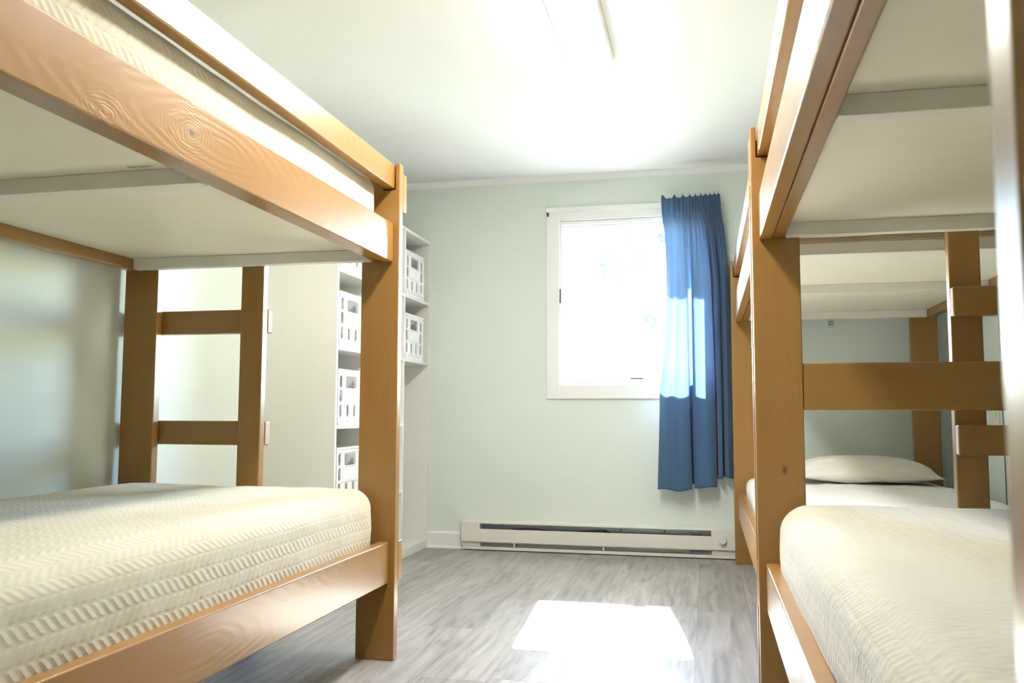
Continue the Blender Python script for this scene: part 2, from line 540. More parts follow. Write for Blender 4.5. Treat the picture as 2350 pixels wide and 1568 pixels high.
# window_1: casing, stepped vinyl frame, glass, crank and latch
win = bpy.data.objects.new('window_1', None)
COL.objects.link(win); win.location = (-0.44, YB_, 1.53); struct(win, 'white vinyl casement window with wide painted casing in the back wall')
def frame_ring(mb, x0, x1, z0, z1, w, y0, y1):
    mb.box(x0, x0 + w, y0, y1, z0, z1).box(x1 - w, x1, y0, y1, z0, z1)
    mb.box(x0 + w, x1 - w, y0, y1, z0, z0 + w).box(x0 + w, x1 - w, y0, y1, z1 - w, z1)
CX0, CX1, CZ0, CZ1 = -0.974, 0.094, 0.938, 2.141
m = MB(); frame_ring(m, CX0, CX1, CZ0, CZ1, 0.082, YB_ - 0.018, YB_)
m.box(CX0 - 0.004, CX1 + 0.004, YB_ - 0.024, YB_, CZ1 - 0.03, CZ1 + 0.003)
child(m.build('window_casing', M_TRIM, bevel=0.003), win)
m = MB(); frame_ring(m, WX0, WX1, WZ0, WZ1, 0.022, YB_ - 0.006, YB_ + 0.09)
child(m.build('window_jamb', M_VINYL, bevel=0.002), win)
m = MB(); frame_ring(m, WX0 + 0.022, WX1 - 0.022, WZ0 + 0.022, WZ1 - 0.022, 0.018, YB_ + 0.022, YB_ + 0.085)
child(m.build('window_sash', M_VINYL, bevel=0.003), win)
m = MB(); m.box(WX0 + 0.036, WX1 - 0.036, YB_ + 0.055, YB_ + 0.059, WZ0 + 0.036, WZ1 - 0.036)
child(m.build('window_glass', M_GLASS), win)
m = MB().box(-0.893, -0.884, YB_ - 0.013, YB_ - 0.004, 1.535, 1.625)
child(m.build('latch_slot', M_DARK, bevel=0.001), win)
m = MB().prism([(-0.894, 1.47), (-0.882, 1.47), (-0.886, 1.535), (-0.891, 1.535)], YB_ - 0.02, YB_ - 0.008)
m.cyl((-0.875, YB_ - 0.03, 1.475), 0.008, 0.024, axis=1, seg=12)
child(m.build('latch_lever', M_VINYL, bevel=0.001), win)
m = MB().box(-0.455, -0.375, YB_ + 0.0, YB_ + 0.02, 1.058, 1.068)
m.box(-0.50, -0.455, YB_ + 0.004, YB_ + 0.02, 1.061, 1.066)
child(m.build('crank_cover', M_DARK, bevel=0.002), win)

# ------------------------------------------------------------ bunk beds
PW_, PT = 0.14, 0.038          # posts: boards 140 x 38
ZT, ZU, ZG, ZL, BH = 1.7364, 1.3774, 1.643, 0.2605, 0.14
INS = 0.021
LEN = 2.262                    # clear length between the posts
BW = 1.1008
def make_bunk(name, xa, sgn, ya, label, ladder, mid_board, board_near, board_far, knot=None, joff=0.015, dstart=0.0):
    """xa: x of the aisle side, sgn: direction from the aisle to the wall, ya: y of the inner face of the near posts"""
    root = empty(name, (xa + sgn * BW / 2, ya + LEN / 2, 0), label, 'bunk bed', 'wooden bunk beds along both walls')
    yb = ya + LEN
    def X(d): return xa + sgn * d
    def bx(nm, d0, d1, y0, y1, z0, z1, axis, mat=None, bev=0.0045, lab=None, par=None):
        a, b = sorted((X(d0), X(d1)))
        c = ((a + b) / 2, (y0 + y1) / 2, (z0 + z1) / 2)
        o = MB().box(a, b, y0, y1, z0, z1).build(nm, mat or WOOD[axis], None, bev, origin=c)
        child(o, root)
        if lab: o['label'] = lab
        return o
    def post(y0, y1, aisle, mt=None):
        if aisle:
            n0, n1 = INS - 0.004, INS + PT + 0.003
            zn = ZG - 0.004
            pts = [(0, 0), (PW_, 0), (PW_, ZT), (n1, ZT), (n1, zn), (n0, zn), (n0, ZT), (0, ZT)]
        else:
            pts = [(BW - PW_, 0), (BW, 0), (BW, ZT), (BW - PW_, ZT)]
        c = (X(0.07 if aisle else BW - 0.07), (y0 + y1) / 2, ZT / 2)
        o = MB().prism([(X(a), b) for a, b in pts], y0, y1).build('post', mt or WOOD[2], None, 0.004, origin=c)
        child(o, root)
    for aisle in (True, False):
        post(ya - PT, ya, aisle); post(yb, yb + PT, aisle, KNOT_POST if aisle and knot == 'post' else None)
    for z in (ZU, ZL):
        bx('side_rail', INS, INS + PT, ya, yb, z, z + BH, 1, KNOT_RAIL if knot == 'rail' and z == ZU else None)
        bx('side_rail', BW - INS - PT, BW - INS, ya, yb, z, z + BH, 1)
        bx('ledger', INS + PT + 0.003, INS + 2 * PT, ya, yb - 0.003, z + 0.006, z + 0.042, 1)
        # deck: painted underside, raw layered edges at both ends
        a, b = sorted((X(INS + PT + 0.002), X(BW - INS - PT - 0.002)))
        c = ((a + b) / 2, (ya + yb) / 2, z + 0.052)
        ys = ya + (dstart if z == ZU else 0.0)
        o = MB().box(a, b, ys - 0.003, yb + 0.003, z + 0.0425, z + 0.0605).build('bed_board', [M_PLY, M_PLYE], None, 0, origin=c)
        for p in o.data.polygons:
            if abs(p.normal.y) > 0.9: p.material_index = 1
        child(o, root)
        for yj in (ys + 0.002, (ya + yb) / 2 + joff, yb - 0.04):
            bx('cross_slat', INS + 2 * PT + 0.001, BW - INS - PT - 0.001, yj, yj + 0.038, z + 0.0025, z + 0.0423, 0, M_JOIST, 0.002)
    bx('guard_rail', INS, INS + PT, ya - PT, yb + PT, ZG, ZG + 0.089, 1)
    def end_board(nm, y0, z0, z1, d0=0.0, d1=BW):
        bx(nm, d0, d1, y0, y0 + PT, z0, z1, 0)
    for z in (ZL, 1.567):
        if board_far: end_board('end_board', yb + PT + 0.0005, z, z + BH)
        if board_near: end_board('end_board', ya - 2 * PT - 0.0005, z, z + BH)
    if mid_board is not None:
        end_board('middle_board', mid_board, 0.856, 0.998, PW_ + 0.0008, BW - PW_ - 0.0008)
    if ladder:
        end, d0, d1 = ladder
        y = yb if end == 'far' else ya - PT
        bx('ladder_upright', d0, d1, y, y + PT, 0, ZU + 0.0415 if end == 'near' else ZT, 2)
        yr = y + PT + 0.0005 if end == 'far' else y - PT - 0.0005
        for z in (1.1385, 0.7245):
            a = bx('ladder_rung', d0, BW, yr, yr + PT, z, z + 0.089, 0)
            e0, e1 = sorted((X(d0 - 0.0006), X(d0 + 0.001)))
            eg = MB().box(e0, e1, yr + 0.005, yr + PT - 0.005, z + 0.004, z + 0.085)
            c = ((e0 + e1) / 2, yr + PT / 2, z + 0.045)
            eo = eg.build('end_grain', M_END, None, 0, origin=c)
            eo.parent = a
            eo.location = Vector(c) - Vector(a.location)
            eo['label'] = 'raw sawn end of the rung'
    return root

XA_L, YB_L = -1.0577, 2.8765
XA_R, YB_R = 0.1433, 2.737
YB_FR = 5.1429
bunk_l = make_bunk('bunk_bed', XA_L, -1, YB_L - LEN, 'brown wooden bunk bed along the left wall, with its ladder seen at the far end',
                   ('far', 0.523, 0.612), None, True, True, 'rail', 0.042)
bunk_r = make_bunk('bunk_bed', XA_R, 1, YB_R - LEN, 'nearest brown wooden bunk bed on the right, with a wide board across its far end',
                   None, YB_R + 0.002, True, True, 'post')
bunk_f = make_bunk('bunk_bed', XA_R, 1, YB_FR - LEN, 'farther brown wooden bunk bed on the right, next to the window curtain',
                   ('near', 0.582, 0.671), None, False, True, dstart=0.16)
# pencil date on the underside of the left upper bed board
tc_ = bpy.data.curves.new('date_text', 'FONT')
tc_.body = '06/26/91'
tc_.size = 0.019
tc_.align_x = 'CENTER'
to = bpy.data.objects.new('date_text', tc_)
COL.objects.link(to)
to.rotation_euler = (math.pi, 0, math.radians(3))
to.location = (-1.292, 1.766, 1.4195)
bpy.context.view_layer.update()
dg = bpy.context.evaluated_depsgraph_get()
tm = bpy.data.meshes.new_from_object(to.evaluated_get(dg))
tmw = to.matrix_world.copy()
bpy.data.objects.remove(to)
tm.transform(tmw)
tm.materials.clear()
od = link('handwritten_date', tm, M_INK)
od['label'] = 'small date written in dark ink'
child(od, bunk_l)

# ------------------------------------------------------------ bedding
def rounded_slab(x0, x1, y0, y1, z0, z1, r, nx, ny, nz, wr=0.004, seed=0, sag=0.0, closed=True, bulge=0.0):
    """rounded box surface with UVs in metres that run unbroken over the long edges"""
    cx, cyy, cz = (x0 + x1) / 2, (y0 + y1) / 2, (z0 + z1) / 2
    bm = bmesh.new()
    idx = {}
    uvl = bm.loops.layers.uv.new('UVMap')
    import mathutils.noise as mn
    def dense(n, a, b):
        ts = [i / n for i in range(n + 1)]
        k = r / (b - a)
        extra = [k * j / 5 for j in range(1, 6)] + [1 - k * j / 5 for j in range(1, 6)]
        return sorted(set(round(t, 5) for t in ts + extra))
    gx, gy, gz = dense(nx, x0, x1), dense(ny, y0, y1), dense(nz, z0, z1)
    def vert(a, b, c):
        key = (a, b, c)
        if key in idx: return idx[key]
        p = Vector((x0 + (x1 - x0) * a, y0 + (y1 - y0) * b, z0 + (z1 - z0) * c))
        q = Vector((min(max(p.x, x0 + r), x1 - r), min(max(p.y, y0 + r), y1 - r), min(max(p.z, z0 + r), z1 - r)))
        d = p - q
        if d.length > 1e-9:
            m = max(abs(d.x), abs(d.y), abs(d.z))
            # spread the corner samples evenly over the arc
            d = Vector([math.tan(abs(k) / m * math.pi / 4) * (1 if k >= 0 else -1) * m if m > 0 else 0 for k in d])
            p = q + d.normalized() * r
        n1 = mn.noise(Vector((p.x * 3.1 + seed, p.y * 2.3, p.z * 3))) * wr * 1.6
        n2 = mn.noise(Vector((p.x * 11 + seed, p.y * 6, p.z * 14))) * wr * 0.7
        out = Vector((p.x - cx, p.y - cyy, p.z - cz))
        nrm = (p - q).normalized() if (p - q).length > 1e-6 else Vector((0, 0, 1))
        p = p + nrm * (n1 + n2)
        tx = (p.x - cx) / (x1 - x0) * 2; ty = (p.y - cyy) / (y1 - y0) * 2
        if p.z > cz: p.z -= sag * (1 - tx * tx) * (1 - ty * ty)
        if bulge:
            s_ = max(0.0, 1 - ((p.z - cz) / (z1 - z0) * 2) ** 2)
            p.x += bulge * s_ * (1 if tx > 0 else -1) * min(1, abs(tx) ** 6)
        v = bm.verts.new(p)
        idx[key] = v
        return v
    def uv(a, b, c):
        X = x0 + (x1 - x0) * a; Y = y0 + (y1 - y0) * b; Z = z0 + (z1 - z0) * c
        return X, Y, Z
    def quad(k, kind):
        vs = [vert(*q) for q in k]
        try: f = bm.faces.new(vs)
        except ValueError: return
        for lp, q in zip(f.loops, k):
            X, Y, Z = uv(*q)
            if kind == 'T': lp[uvl].uv = (X, Y)
            elif kind == 'R': lp[uvl].uv = (x1 + (z1 - Z), Y)
            elif kind == 'L': lp[uvl].uv = (x0 - (z1 - Z), Y)
            elif kind == 'F': lp[uvl].uv = (X, y1 + (z1 - Z))
            else: lp[uvl].uv = (X, y0 - (z1 - Z))
        f.smooth = True
    for i in range(len(gx) - 1):
        for j in range(len(gy) - 1):
            a, a2, b, b2 = gx[i], gx[i + 1], gy[j], gy[j + 1]
            quad([(a, b, 1.0), (a2, b, 1.0), (a2, b2, 1.0), (a, b2, 1.0)], 'T')
            if closed: quad([(a, b2, 0.0), (a2, b2, 0.0), (a2, b, 0.0), (a, b, 0.0)], 'T')
    for j in range(len(gy) - 1):
        for k in range(len(gz) - 1):
            b, b2, c, c2 = gy[j], gy[j + 1], gz[k], gz[k + 1]
            quad([(1.0, b, c), (1.0, b2, c), (1.0, b2, c2), (1.0, b, c2)], 'R')
            quad([(0.0, b2, c), (0.0, b, c), (0.0, b, c2), (0.0, b2, c2)], 'L')
    for i in range(len(gx) - 1):
        for k in range(len(gz) - 1):
            a, a2, c, c2 = gx[i], gx[i + 1], gz[k], gz[k + 1]
            quad([(a, 0.0, c), (a2, 0.0, c), (a2, 0.0, c2), (a, 0.0, c2)], 'N')
            quad([(a2, 1.0, c), (a, 1.0, c), (a, 1.0, c2), (a2, 1.0, c2)], 'F')
    return bm
def slab_obj(name, args, mat, origin, **kw):
    bm = rounded_slab(*args, **kw)
    bmesh.ops.translate(bm, verts=bm.verts, vec=-Vector(origin))
    me = bpy.data.meshes.new(name); bm.to_mesh(me); bm.free()
    o = link(name, me, mat); o.location = origin
    return o
def bed(x0, x1, y0, y1, z0, z1, mlab, blab, bmat, seed, sag=0.006, r=0.055, bul=0.0):
    o = slab_obj('mattress', (x0 + 0.012, x1 - 0.012, y0 + 0.012, y1 - 0.012, z0, z1 - 0.02, 0.045, 6, 12, 3), M_TICK,
                 ((x0 + x1) / 2, (y0 + y1) / 2, z0), wr=0.0005, seed=seed)
    tag(o, mlab, 'mattress')
    b = slab_obj('blanket', (x0, x1, y0, y1, z0 + 0.004, z1, r, 60, 110, 10), bmat,
                 ((x0 + x1) / 2, (y0 + y1) / 2, z0), wr=0.004, seed=seed, sag=sag, closed=False, bulge=bul)
    tag(b, blab, 'blanket')
    return o, b
DZL, DZU = ZL + 0.0605, ZU + 0.0605
lx0, lx1 = XA_L - BW + INS + PT + 0.004, XA_L - INS - PT - 0.004
bed(lx0, lx1, YB_L - LEN + 0.02, YB_L - 0.02, DZL, 0.588, 'mattress under the cream blanket, lower berth of the left bunk',
    'cream herringbone blanket tucked over the lower mattress of the left bunk', M_BLANK, 1.0, bul=0.006, r=0.07)
bed(lx0, lx1, YB_L - LEN + 0.02, YB_L - 0.04, DZU, 1.668, 'mattress on the upper berth of the left bunk, behind its guard rail',
    'cream herringbone blanket over the upper mattress of the left bunk, behind the guard rail', M_BLANK, 5.0, r=0.05)
rx0, rx1 = XA_R + INS + PT + 0.004, XA_R + BW - INS - PT - 0.004
bed(rx0, rx1, YB_R - LEN + 0.02, YB_R - 0.025, DZL, 0.585, 'mattress under the dimpled cream blanket, lower berth of the nearest right bunk',
    'dimpled cream blanket over the lower mattress of the nearest right bunk', M_BLANK2, 9.0, bul=0.008, r=0.08)
bed(rx0, rx1, YB_R - LEN + 0.02, YB_R - 0.04, DZU, 1.64, 'mattress on the upper berth of the nearest right bunk',
    'cream blanket on the upper berth of the nearest right bunk, behind the guard rail', M_BLANK2, 13.0, r=0.05)
o = slab_obj('mattress', (rx0 + 0.012, rx1 - 0.012, YB_FR - LEN + 0.02, YB_FR - 0.02, DZL, 0.478, 0.04, 6, 12, 3), M_TICK, ((rx0 + rx1) / 2, YB_FR - LEN / 2, DZL), wr=0.0005)
tag(o, 'thin mattress under a white sheet, lower berth of the farther right bunk', 'mattress')
o = slab_obj('bed_sheet', (rx0, rx1, YB_FR - LEN + 0.01, YB_FR - 0.01, DZL + 0.004, 0.49, 0.05, 40, 60, 8), M_SHEET, ((rx0 + rx1) / 2, YB_FR - LEN / 2, DZL), wr=0.006, seed=3, closed=False)
tag(o, 'plain white sheet under the pillow, lower berth of the farther right bunk', 'sheet')
o = slab_obj('mattress', (rx0, rx1, YB_FR - LEN + 0.02, YB_FR - 0.04, DZU, 1.60, 0.045, 10, 30, 4), M_TICK, ((rx0 + rx1) / 2, YB_FR - LEN / 2, DZU), wr=0.003, seed=7)
tag(o, 'mattress on the upper berth of the farther right bunk beside the curtain', 'mattress')

# pillow
import mathutils.noise as mn
def pillow():
    bm = bmesh.new()
    NX, NY = 60, 40
    hx, hy, hz = 0.345, 0.215, 0.085
    grid = {}
    for side in (1, -1):
        for i in range(NX + 1):
            for j in range(NY + 1):
                a, b = i / NX * 2 - 1, j / NY * 2 - 1
                edge = i in (0, NX) or j in (0, NY)
                if edge and side == -1:
                    grid[(i, j, -1)] = grid[(i, j, 1)]; continue
                px = a * hx * (1 - 0.10 * (1 - a * a) * b * b - 0.05 * (b * b))
                py = b * hy * (1 - 0.14 * (1 - b * b) * a * a - 0.07 * (a * a))
                # pinched corners pull outward
                c = (abs(a) * abs(b)) ** 5
                px += 0.03 * c * (1 if a > 0 else -1); py += 0.012 * c * (1 if b > 0 else -1)
                prof = max(0, (1 - abs(a) ** 2.4)) ** 0.55 * max(0, (1 - abs(b) ** 2.4)) ** 0.55
                z = side * hz * prof * (1.0 if side > 0 else 0.55)
                if not edge:
                    w = 0.010 * mn.noise(Vector((a * 2.2 + b * 1.1 + 7, b * 5 - a * 2, side)))
                    w += 0.004 * mn.noise(Vector((a * 7 + b * 9, b * 3 - a * 9, 2)))
                    z += side * w * min(1, prof * 2)
                grid[(i, j, side)] = bm.verts.new((px, py, z))
    for side in (1, -1):
        for i in range(NX):
            for j in range(NY):
                q = [grid[(i, j, side)], grid[(i + 1, j, side)], grid[(i + 1, j + 1, side)], grid[(i, j + 1, side)]]
                if side < 0: q.reverse()
                try: f = bm.faces.new(q); f.smooth = True
                except ValueError: pass
    me = bpy.data.meshes.new('pillow'); bm.to_mesh(me); bm.free()
    return link('pillow', me, M_PILLOW)
pl = pillow()
pl.location = (0.785, 4.87, 0.542)
pl.rotation_euler = (math.radians(4), 0, math.radians(2))
tag(pl, 'cream pillow lying on the white sheet of the farther right lower bunk', 'pillow')

# ------------------------------------------------------------ storage cabinet with crates
KX0, KX1, KY0, KY1, KZ = XL_ + 0.004, -1.742, 3.892, YB_ - 0.004, 1.957
cab = empty('storage_cabinet', ((KX0 + KX1) / 2, (KY0 + KY1) / 2, 0), 'tall off-white open cabinet of cubby shelves in the back left corner', 'cabinet')
def cpart(nm, *a, bev=0.0015):
    c = ((a[0] + a[1]) / 2, (a[2] + a[3]) / 2, (a[4] + a[5]) / 2)
    return child(MB().box(*a).build(nm, M_CAB, None, bev, origin=c), cab)
ST = 0.019
BAY = (KY1 - KY0 - 4 * ST) / 3
cpart('side_panel', KX0, KX1, KY0, KY0 + ST, 0, KZ)
cpart('side_panel', KX0, KX1, KY1 - ST, KY1, 0, KZ)
cpart('top_panel', KX0, KX1 - 0.0005, KY0 + ST, KY1 - ST, KZ - ST, KZ - 0.0005)
cpart('base_panel', KX0, KX1 - 0.0005, KY0 + ST, KY1 - ST, 0.0, 0.05)
cpart('back_panel', KX0, KX0 + 0.006, KY0 + ST, KY1 - ST, 0.05, KZ - ST)
yd = [KY0 + ST + BAY, KY0 + 2 * ST + 2 * BAY]
for y in yd: cpart('divider', KX0 + 0.006, KX1 - 0.0008, y, y + ST, 0.05, KZ - ST)
SZ = [1.556, 1.172, 0.787, 0.402]
bays = [(KY0 + ST, yd[0]), (yd[0] + ST, yd[1]), (yd[1] + ST, KY1 - ST)]
for bi, (a, b) in enumerate(bays):
    for z in SZ[:(2 if bi == 2 else 4)]:
        cpart('shelf', KX0 + 0.006, KX1 - 0.0008, a, b, z - ST, z)

def crate_mesh():
    """square white crate: panels pierced by rows of rounded slots; front towards +x"""
    W2, D2, HH, th = 0.168, 0.165, 0.27, 0.006
    # rows of openings in face coordinates u (-W2..W2), z
    openings = []
    for z0, z1, cols in ((0.182, 0.242, [(-0.145, -0.110, 6), (-0.070, 0.070, 8), (0.110, 0.145, 6)]),
                         (0.112, 0.172, [(-0.145, -0.110, 6), (0.110, 0.145, 6)]),
                         (0.038, 0.098, [(-0.145, -0.115, 6), (-0.058, -0.028, 6), (0.028, 0.058, 6), (0.115, 0.145, 6)])):
        for u0, u1, k in cols: openings.append((u0, u1, z0, z1))
    return W2, D2, HH, th, openings
def make_crate():
    W2, D2, HH, th, ops = crate_mesh()
    root_mb = MB()
    us = sorted({-W2, W2} | {o[0] for o in ops} | {o[1] for o in ops})
    zs = sorted({0.0, HH} | {o[2] for o in ops} | {o[3] for o in ops})
    def inside(u, z):
        return any(o[0] < u < o[1] and o[2] < z < o[3] for o in ops)
    def panel(mb, place):
        # solid cells between the openings, then chamfer pieces in the corners of each opening
        for i in range(len(us) - 1):
            for j in range(len(zs) - 1):
                if inside((us[i] + us[i + 1]) / 2, (zs[j] + zs[j + 1]) / 2): continue
                place(mb, [(us[i], zs[j]), (us[i + 1], zs[j]), (us[i + 1], zs[j + 1]), (us[i], zs[j + 1])])
        for (a, b, c, d) in ops:
            r = min(0.012, (b - a) * 0.42)
            for (cx, cz, sx, sz) in ((a, c, 1, 1), (b, c, -1, 1), (b, d, -1, -1), (a, d, 1, -1)):
                pts = [(cx, cz)]
                for k in range(5):
                    an = math.pi / 2 * k / 4
                    pts.append((cx + sx * r * (1 - math.sin(an)), cz + sz * r * (1 - math.cos(an))))
                place(mb, pts)
    def placer(kind):
        def f(mb, pts):
            n = len(pts)
            if kind == 'x+': A = lambda u, z, t: (D2 - t, u, z)
            elif kind == 'x-': A = lambda u, z, t: (-D2 + t, u, z)
            elif kind == 'y+': A = lambda u, z, t: (u, W2 - t, z)
            else: A = lambda u, z, t: (u, -W2 + t, z)
            v = [A(u, z, 0) for u, z in pts] + [A(u, z, th) for u, z in pts]
            fc = [tuple(range(n)), tuple(range(2 * n - 1, n - 1, -1))] + [(i, i + n, (i + 1) % n + n, (i + 1) % n) for i in range(n)]
            mb.poly(v, fc)
        return f
    body = MB()
    for k in ('x+', 'x-', 'y+', 'y-'): panel(body, placer(k))
    body.box(-D2 + th, D2 - th, -W2 + th, W2 - th, 0.004, 0.010)
    # ribs standing proud between the rows
    for z in (0.104, 0.176):
        body.box(D2, D2 + 0.004, -W2, W2, z, z + 0.004)
    for z, h in ((0.0, 0.012), (0.024, 0.006), (HH - 0.022, 0.006)):
        body.box(D2, D2 + 0.005, -W2, W2, z, z + h)
    for u in (-0.155, -0.098, -0.050, 0.0, 0.050, 0.098, 0.155):
        body.box(D2, D2 + 0.004, u - 0.002, u + 0.002, 0.006, 0.036)
    o = body.build('milk_crate', M_CRATE)
    rim = MB()
    rim.box(-D2 - 0.005, D2 + 0.006, -W2 - 0.005, -W2 + 0.007, HH - 0.006, HH + 0.004).box(-D2 - 0.005, D2 + 0.006, W2 - 0.007, W2 + 0.005, HH - 0.006, HH + 0.004)
    rim.box(D2 - 0.007, D2 + 0.006, -W2, W2, HH - 0.006, HH + 0.004).box(-D2 - 0.005, -D2 + 0.007, -W2, W2, HH - 0.006, HH + 0.004)
    rim.build('rim', M_CRATE, o, 0.002)
    lab = MB().box(D2 + 0.0002, D2 + 0.0035, -0.092, 0.092, 0.112, 0.170)
    lab.build('name_panel', M_CRATE, o, 0.0015)['label'] = 'solid smooth panel in the crate front'
    return o
c0 = make_crate()
cx = KX1 - 0.165 - 0.012
near_l = ['topmost white milk crate in the near column of the cabinet', 'second white milk crate from the top in the near cabinet column',
          'third white milk crate down the near cabinet column', 'lowest white milk crate seen in the near cabinet column, just above the blanket']
far_l = ['upper white milk crate in the far column of the cabinet, nearest the back wall', 'lower white milk crate in the far cabinet column, above the open space']
first = True
for yc, labs in ((4.110, near_l), (5.058, far_l)):
    for z, lb in zip(SZ, labs):
        c = c0 if first else copy_tree(c0)
        first = False
        c.location = (cx, yc, z + 0.0005)
        tag(c, lb, 'crate', 'white milk crates in the cabinet')

# ------------------------------------------------------------ baseboard heater
HX0, HX1, HYF = -1.505, 0.34, YB_ - 0.065
ht = empty('baseboard_heater', ((HX0 + HX1) / 2, YB_ - 0.03, 0), 'long ivory electric baseboard heater under the window', 'heater')
def hp(nm, mb, mat, bev=0.0015, lab=None):
    o = child(mb.build(nm, mat, None, bev), ht)
    if lab: o['label'] = lab
hp('back_plate', MB().box(HX0 + 0.002, HX1, YB_ - 0.004, YB_ - 0.0005, 0.006, 0.178), M_HEAT, 0)
hp('top_cover', MB().prism([(YB_ - 0.001, 0.182), (HYF, 0.174), (HYF - 0.001, 0.166), (HYF + 0.004, 0.166), (HYF + 0.006, 0.171), (YB_ - 0.001, 0.179)], HX0, HX1, axis=0), M_HEAT, 0.0006)
hp('front_cover', MB().prism([(HYF, 0.130), (HYF + 0.004, 0.133), (HYF + 0.004, 0.056), (HYF + 0.010, 0.051), (HYF + 0.006, 0.049), (HYF, 0.055)], -1.386, 0.0125, axis=0), M_HEAT, 0.0005)
hp('base_strip', MB().prism([(YB_ - 0.004, 0.006), (YB_ - 0.004, 0.012), (HYF + 0.012, 0.024), (HYF + 0.008, 0.022), (HYF + 0.008, 0.006)], HX0 + 0.006, HX1, axis=0), M_HEAT, 0.0006)
for a, b in ((HX0, -1.386), (0.0125, HX1)):
    e = MB().prism([(HYF, 0.055), (HYF, 0.166), (YB_ - 0.004, 0.176), (YB_ - 0.004, 0.024), (HYF + 0.020, 0.024), (HYF + 0.014, 0.050)], a, b, axis=0)
    hp('end_cap', e, M_HEAT, 0.0015)
fins = MB()
fins.cyl((-1.38, YB_ - 0.032, 0.088), 0.008, 1.385, axis=0, seg=12)
for i in range(92):
    x = -1.36 + i * 0.0147
    fins.box(x, x + 0.0012, YB_ - 0.055, YB_ - 0.010, 0.060, 0.118)
hp('heating_element', fins, M_FIN, 0)
inner = MB().box(-1.386, 0.0125, YB_ - 0.0075, YB_ - 0.0045, 0.03, 0.172)
hp('reflector', inner, M_FIN, 0)
w = MB()
w.tube([(-1.16, YB_ - 0.03, 0.128), (-1.10, YB_ - 0.034, 0.139), (-1.02, YB_ - 0.03, 0.136), (-0.94, YB_ - 0.028, 0.128)], 0.003)
w.box(-1.185, -1.145, YB_ - 0.04, YB_ - 0.02, 0.12, 0.134)
hp('wire', w, M_BLACK, 0)
w = MB().tube([(-0.80, YB_ - 0.03, 0.128), (-0.72, YB_ - 0.034, 0.135), (-0.64, YB_ - 0.03, 0.14), (-0.60, YB_ - 0.028, 0.141)], 0.003)
w.box(-0.62, -0.58, YB_ - 0.04, YB_ - 0.02, 0.12, 0.134)
hp('wire', w, M_BLACK, 0)
w = MB().tube([(-0.115 + 0.001, YB_ - 0.05, 0.152), (-0.095, YB_ - 0.05, 0.147), (-0.07, YB_ - 0.052, 0.136), (-0.045, YB_ - 0.05, 0.133), (-0.038, YB_ - 0.05, 0.140),
               (-0.05, YB_ - 0.048, 0.146), (-0.075, YB_ - 0.05, 0.142), (-0.10, YB_ - 0.05, 0.130)], 0.0017)
hp('wire', w, M_DARK, 0)
for x in (-0.26, -0.52):
    hp('screw', MB().cyl((x, YB_ - 0.012, 0.146), 0.005, 0.006, axis=1, seg=10), M_BLACK, 0)
for x in (-1.17, -0.62):
    hp('cover_clip', MB().box(x - 0.006, x + 0.006, HYF + 0.012, HYF + 0.03, 0.026, 0.05), M_HEAT, 0.001)
kn = MB()
kn.cyl((0.077, HYF - 0.001, 0.112), 0.0255, -0.006, axis=1, seg=32, r2=0.0250)
kn.cyl((0.077, HYF - 0.007, 0.112), 0.0225, -0.017, axis=1, seg=32, r2=0.0200)
kn.box(0.0755, 0.0785, HYF - 0.0215, HYF - 0.019, 0.100, 0.128)
hp('thermostat_knob', kn, M_HEAT, 0.001)
for z in (0.127, 0.0965):
    hp('knob_mark', MB().box(0.0745, 0.0795, HYF - 0.0205, HYF - 0.0192, z, z + 0.0015), M_DARK, 0)
hp('rating_label', MB().box(-0.115, 0.008, HYF + 0.015, HYF + 0.0165, 0.026, 0.049), plain('grey_label', (0.20, 0.21, 0.22), 0.5), 0, 'grey printed label')
rl = MB()
for r_ in range(4):
    x = -0.108
    while x < 0.0:
        ww = random.uniform(0.006, 0.02)
        rl.box(x, min(x + ww, 0.004), HYF + 0.0142, HYF + 0.0148, 0.0295 + r_ * 0.005, 0.0315 + r_ * 0.005)
        x += ww + 0.005
hp('label_print', rl, M_INK, 0)
hp('cap_slot', MB().box(0.050, 0.104, HYF + 0.0115, HYF + 0.0145, 0.0485, 0.0515), M_BLACK, 0)
hp('embossed_patch', MB().box(-1.455, -1.395, HYF + 0.018, HYF + 0.03, 0.1765, 0.1785), M_HEAT, 0.0004)

# ------------------------------------------------------------ curtain and rod
def lerp(a, b, t): return a + (b - a) * t
BOT = [(0, -.292, 5.238), (.08, -.245, 5.206), (.16, -.200, 5.216), (.24, -.150, 5.196), (.32, -.104, 5.212), (.345, -.090, 5.240), (.37, -.100, 5.280), (.41, -.082, 5.304),
       (.45, -.064, 5.290), (.475, -.078, 5.235), (.53, -.036, 5.200), (.60, .008, 5.196), (.65, .044, 5.222), (.68, .052, 5.262), (.705, .044, 5.295), (.735, .058, 5.275),
       (.77, .068, 5.225), (.80, .086, 5.230), (.82, .084, 5.285), (.86, .098, 5.306), (.89, .096, 5.262), (.93, .112, 5.226), (.97, .130, 5.240), (1.0, .145, 5.28)]
def sample(tab, s):
    for i in range(len(tab) - 1):
        if tab[i][0] <= s <= tab[i + 1][0]:
            k = (s - tab[i][0]) / (tab[i + 1][0] - tab[i][0])
            p0 = tab[max(i - 1, 0)]; p1 = tab[i]; p2 = tab[i + 1]; p3 = tab[min(i + 2, len(tab) - 1)]
            out = []
            for q in (1, 2):
                a, b, c, d = p0[q], p1[q], p2[q], p3[q]
                out.append(0.5 * ((2 * b) + (c - a) * k + (2 * a - 5 * b + 4 * c - d) * k * k + (3 * b - a - 3 * c + d) * k ** 3))
            return out
    return tab[-1][1:]
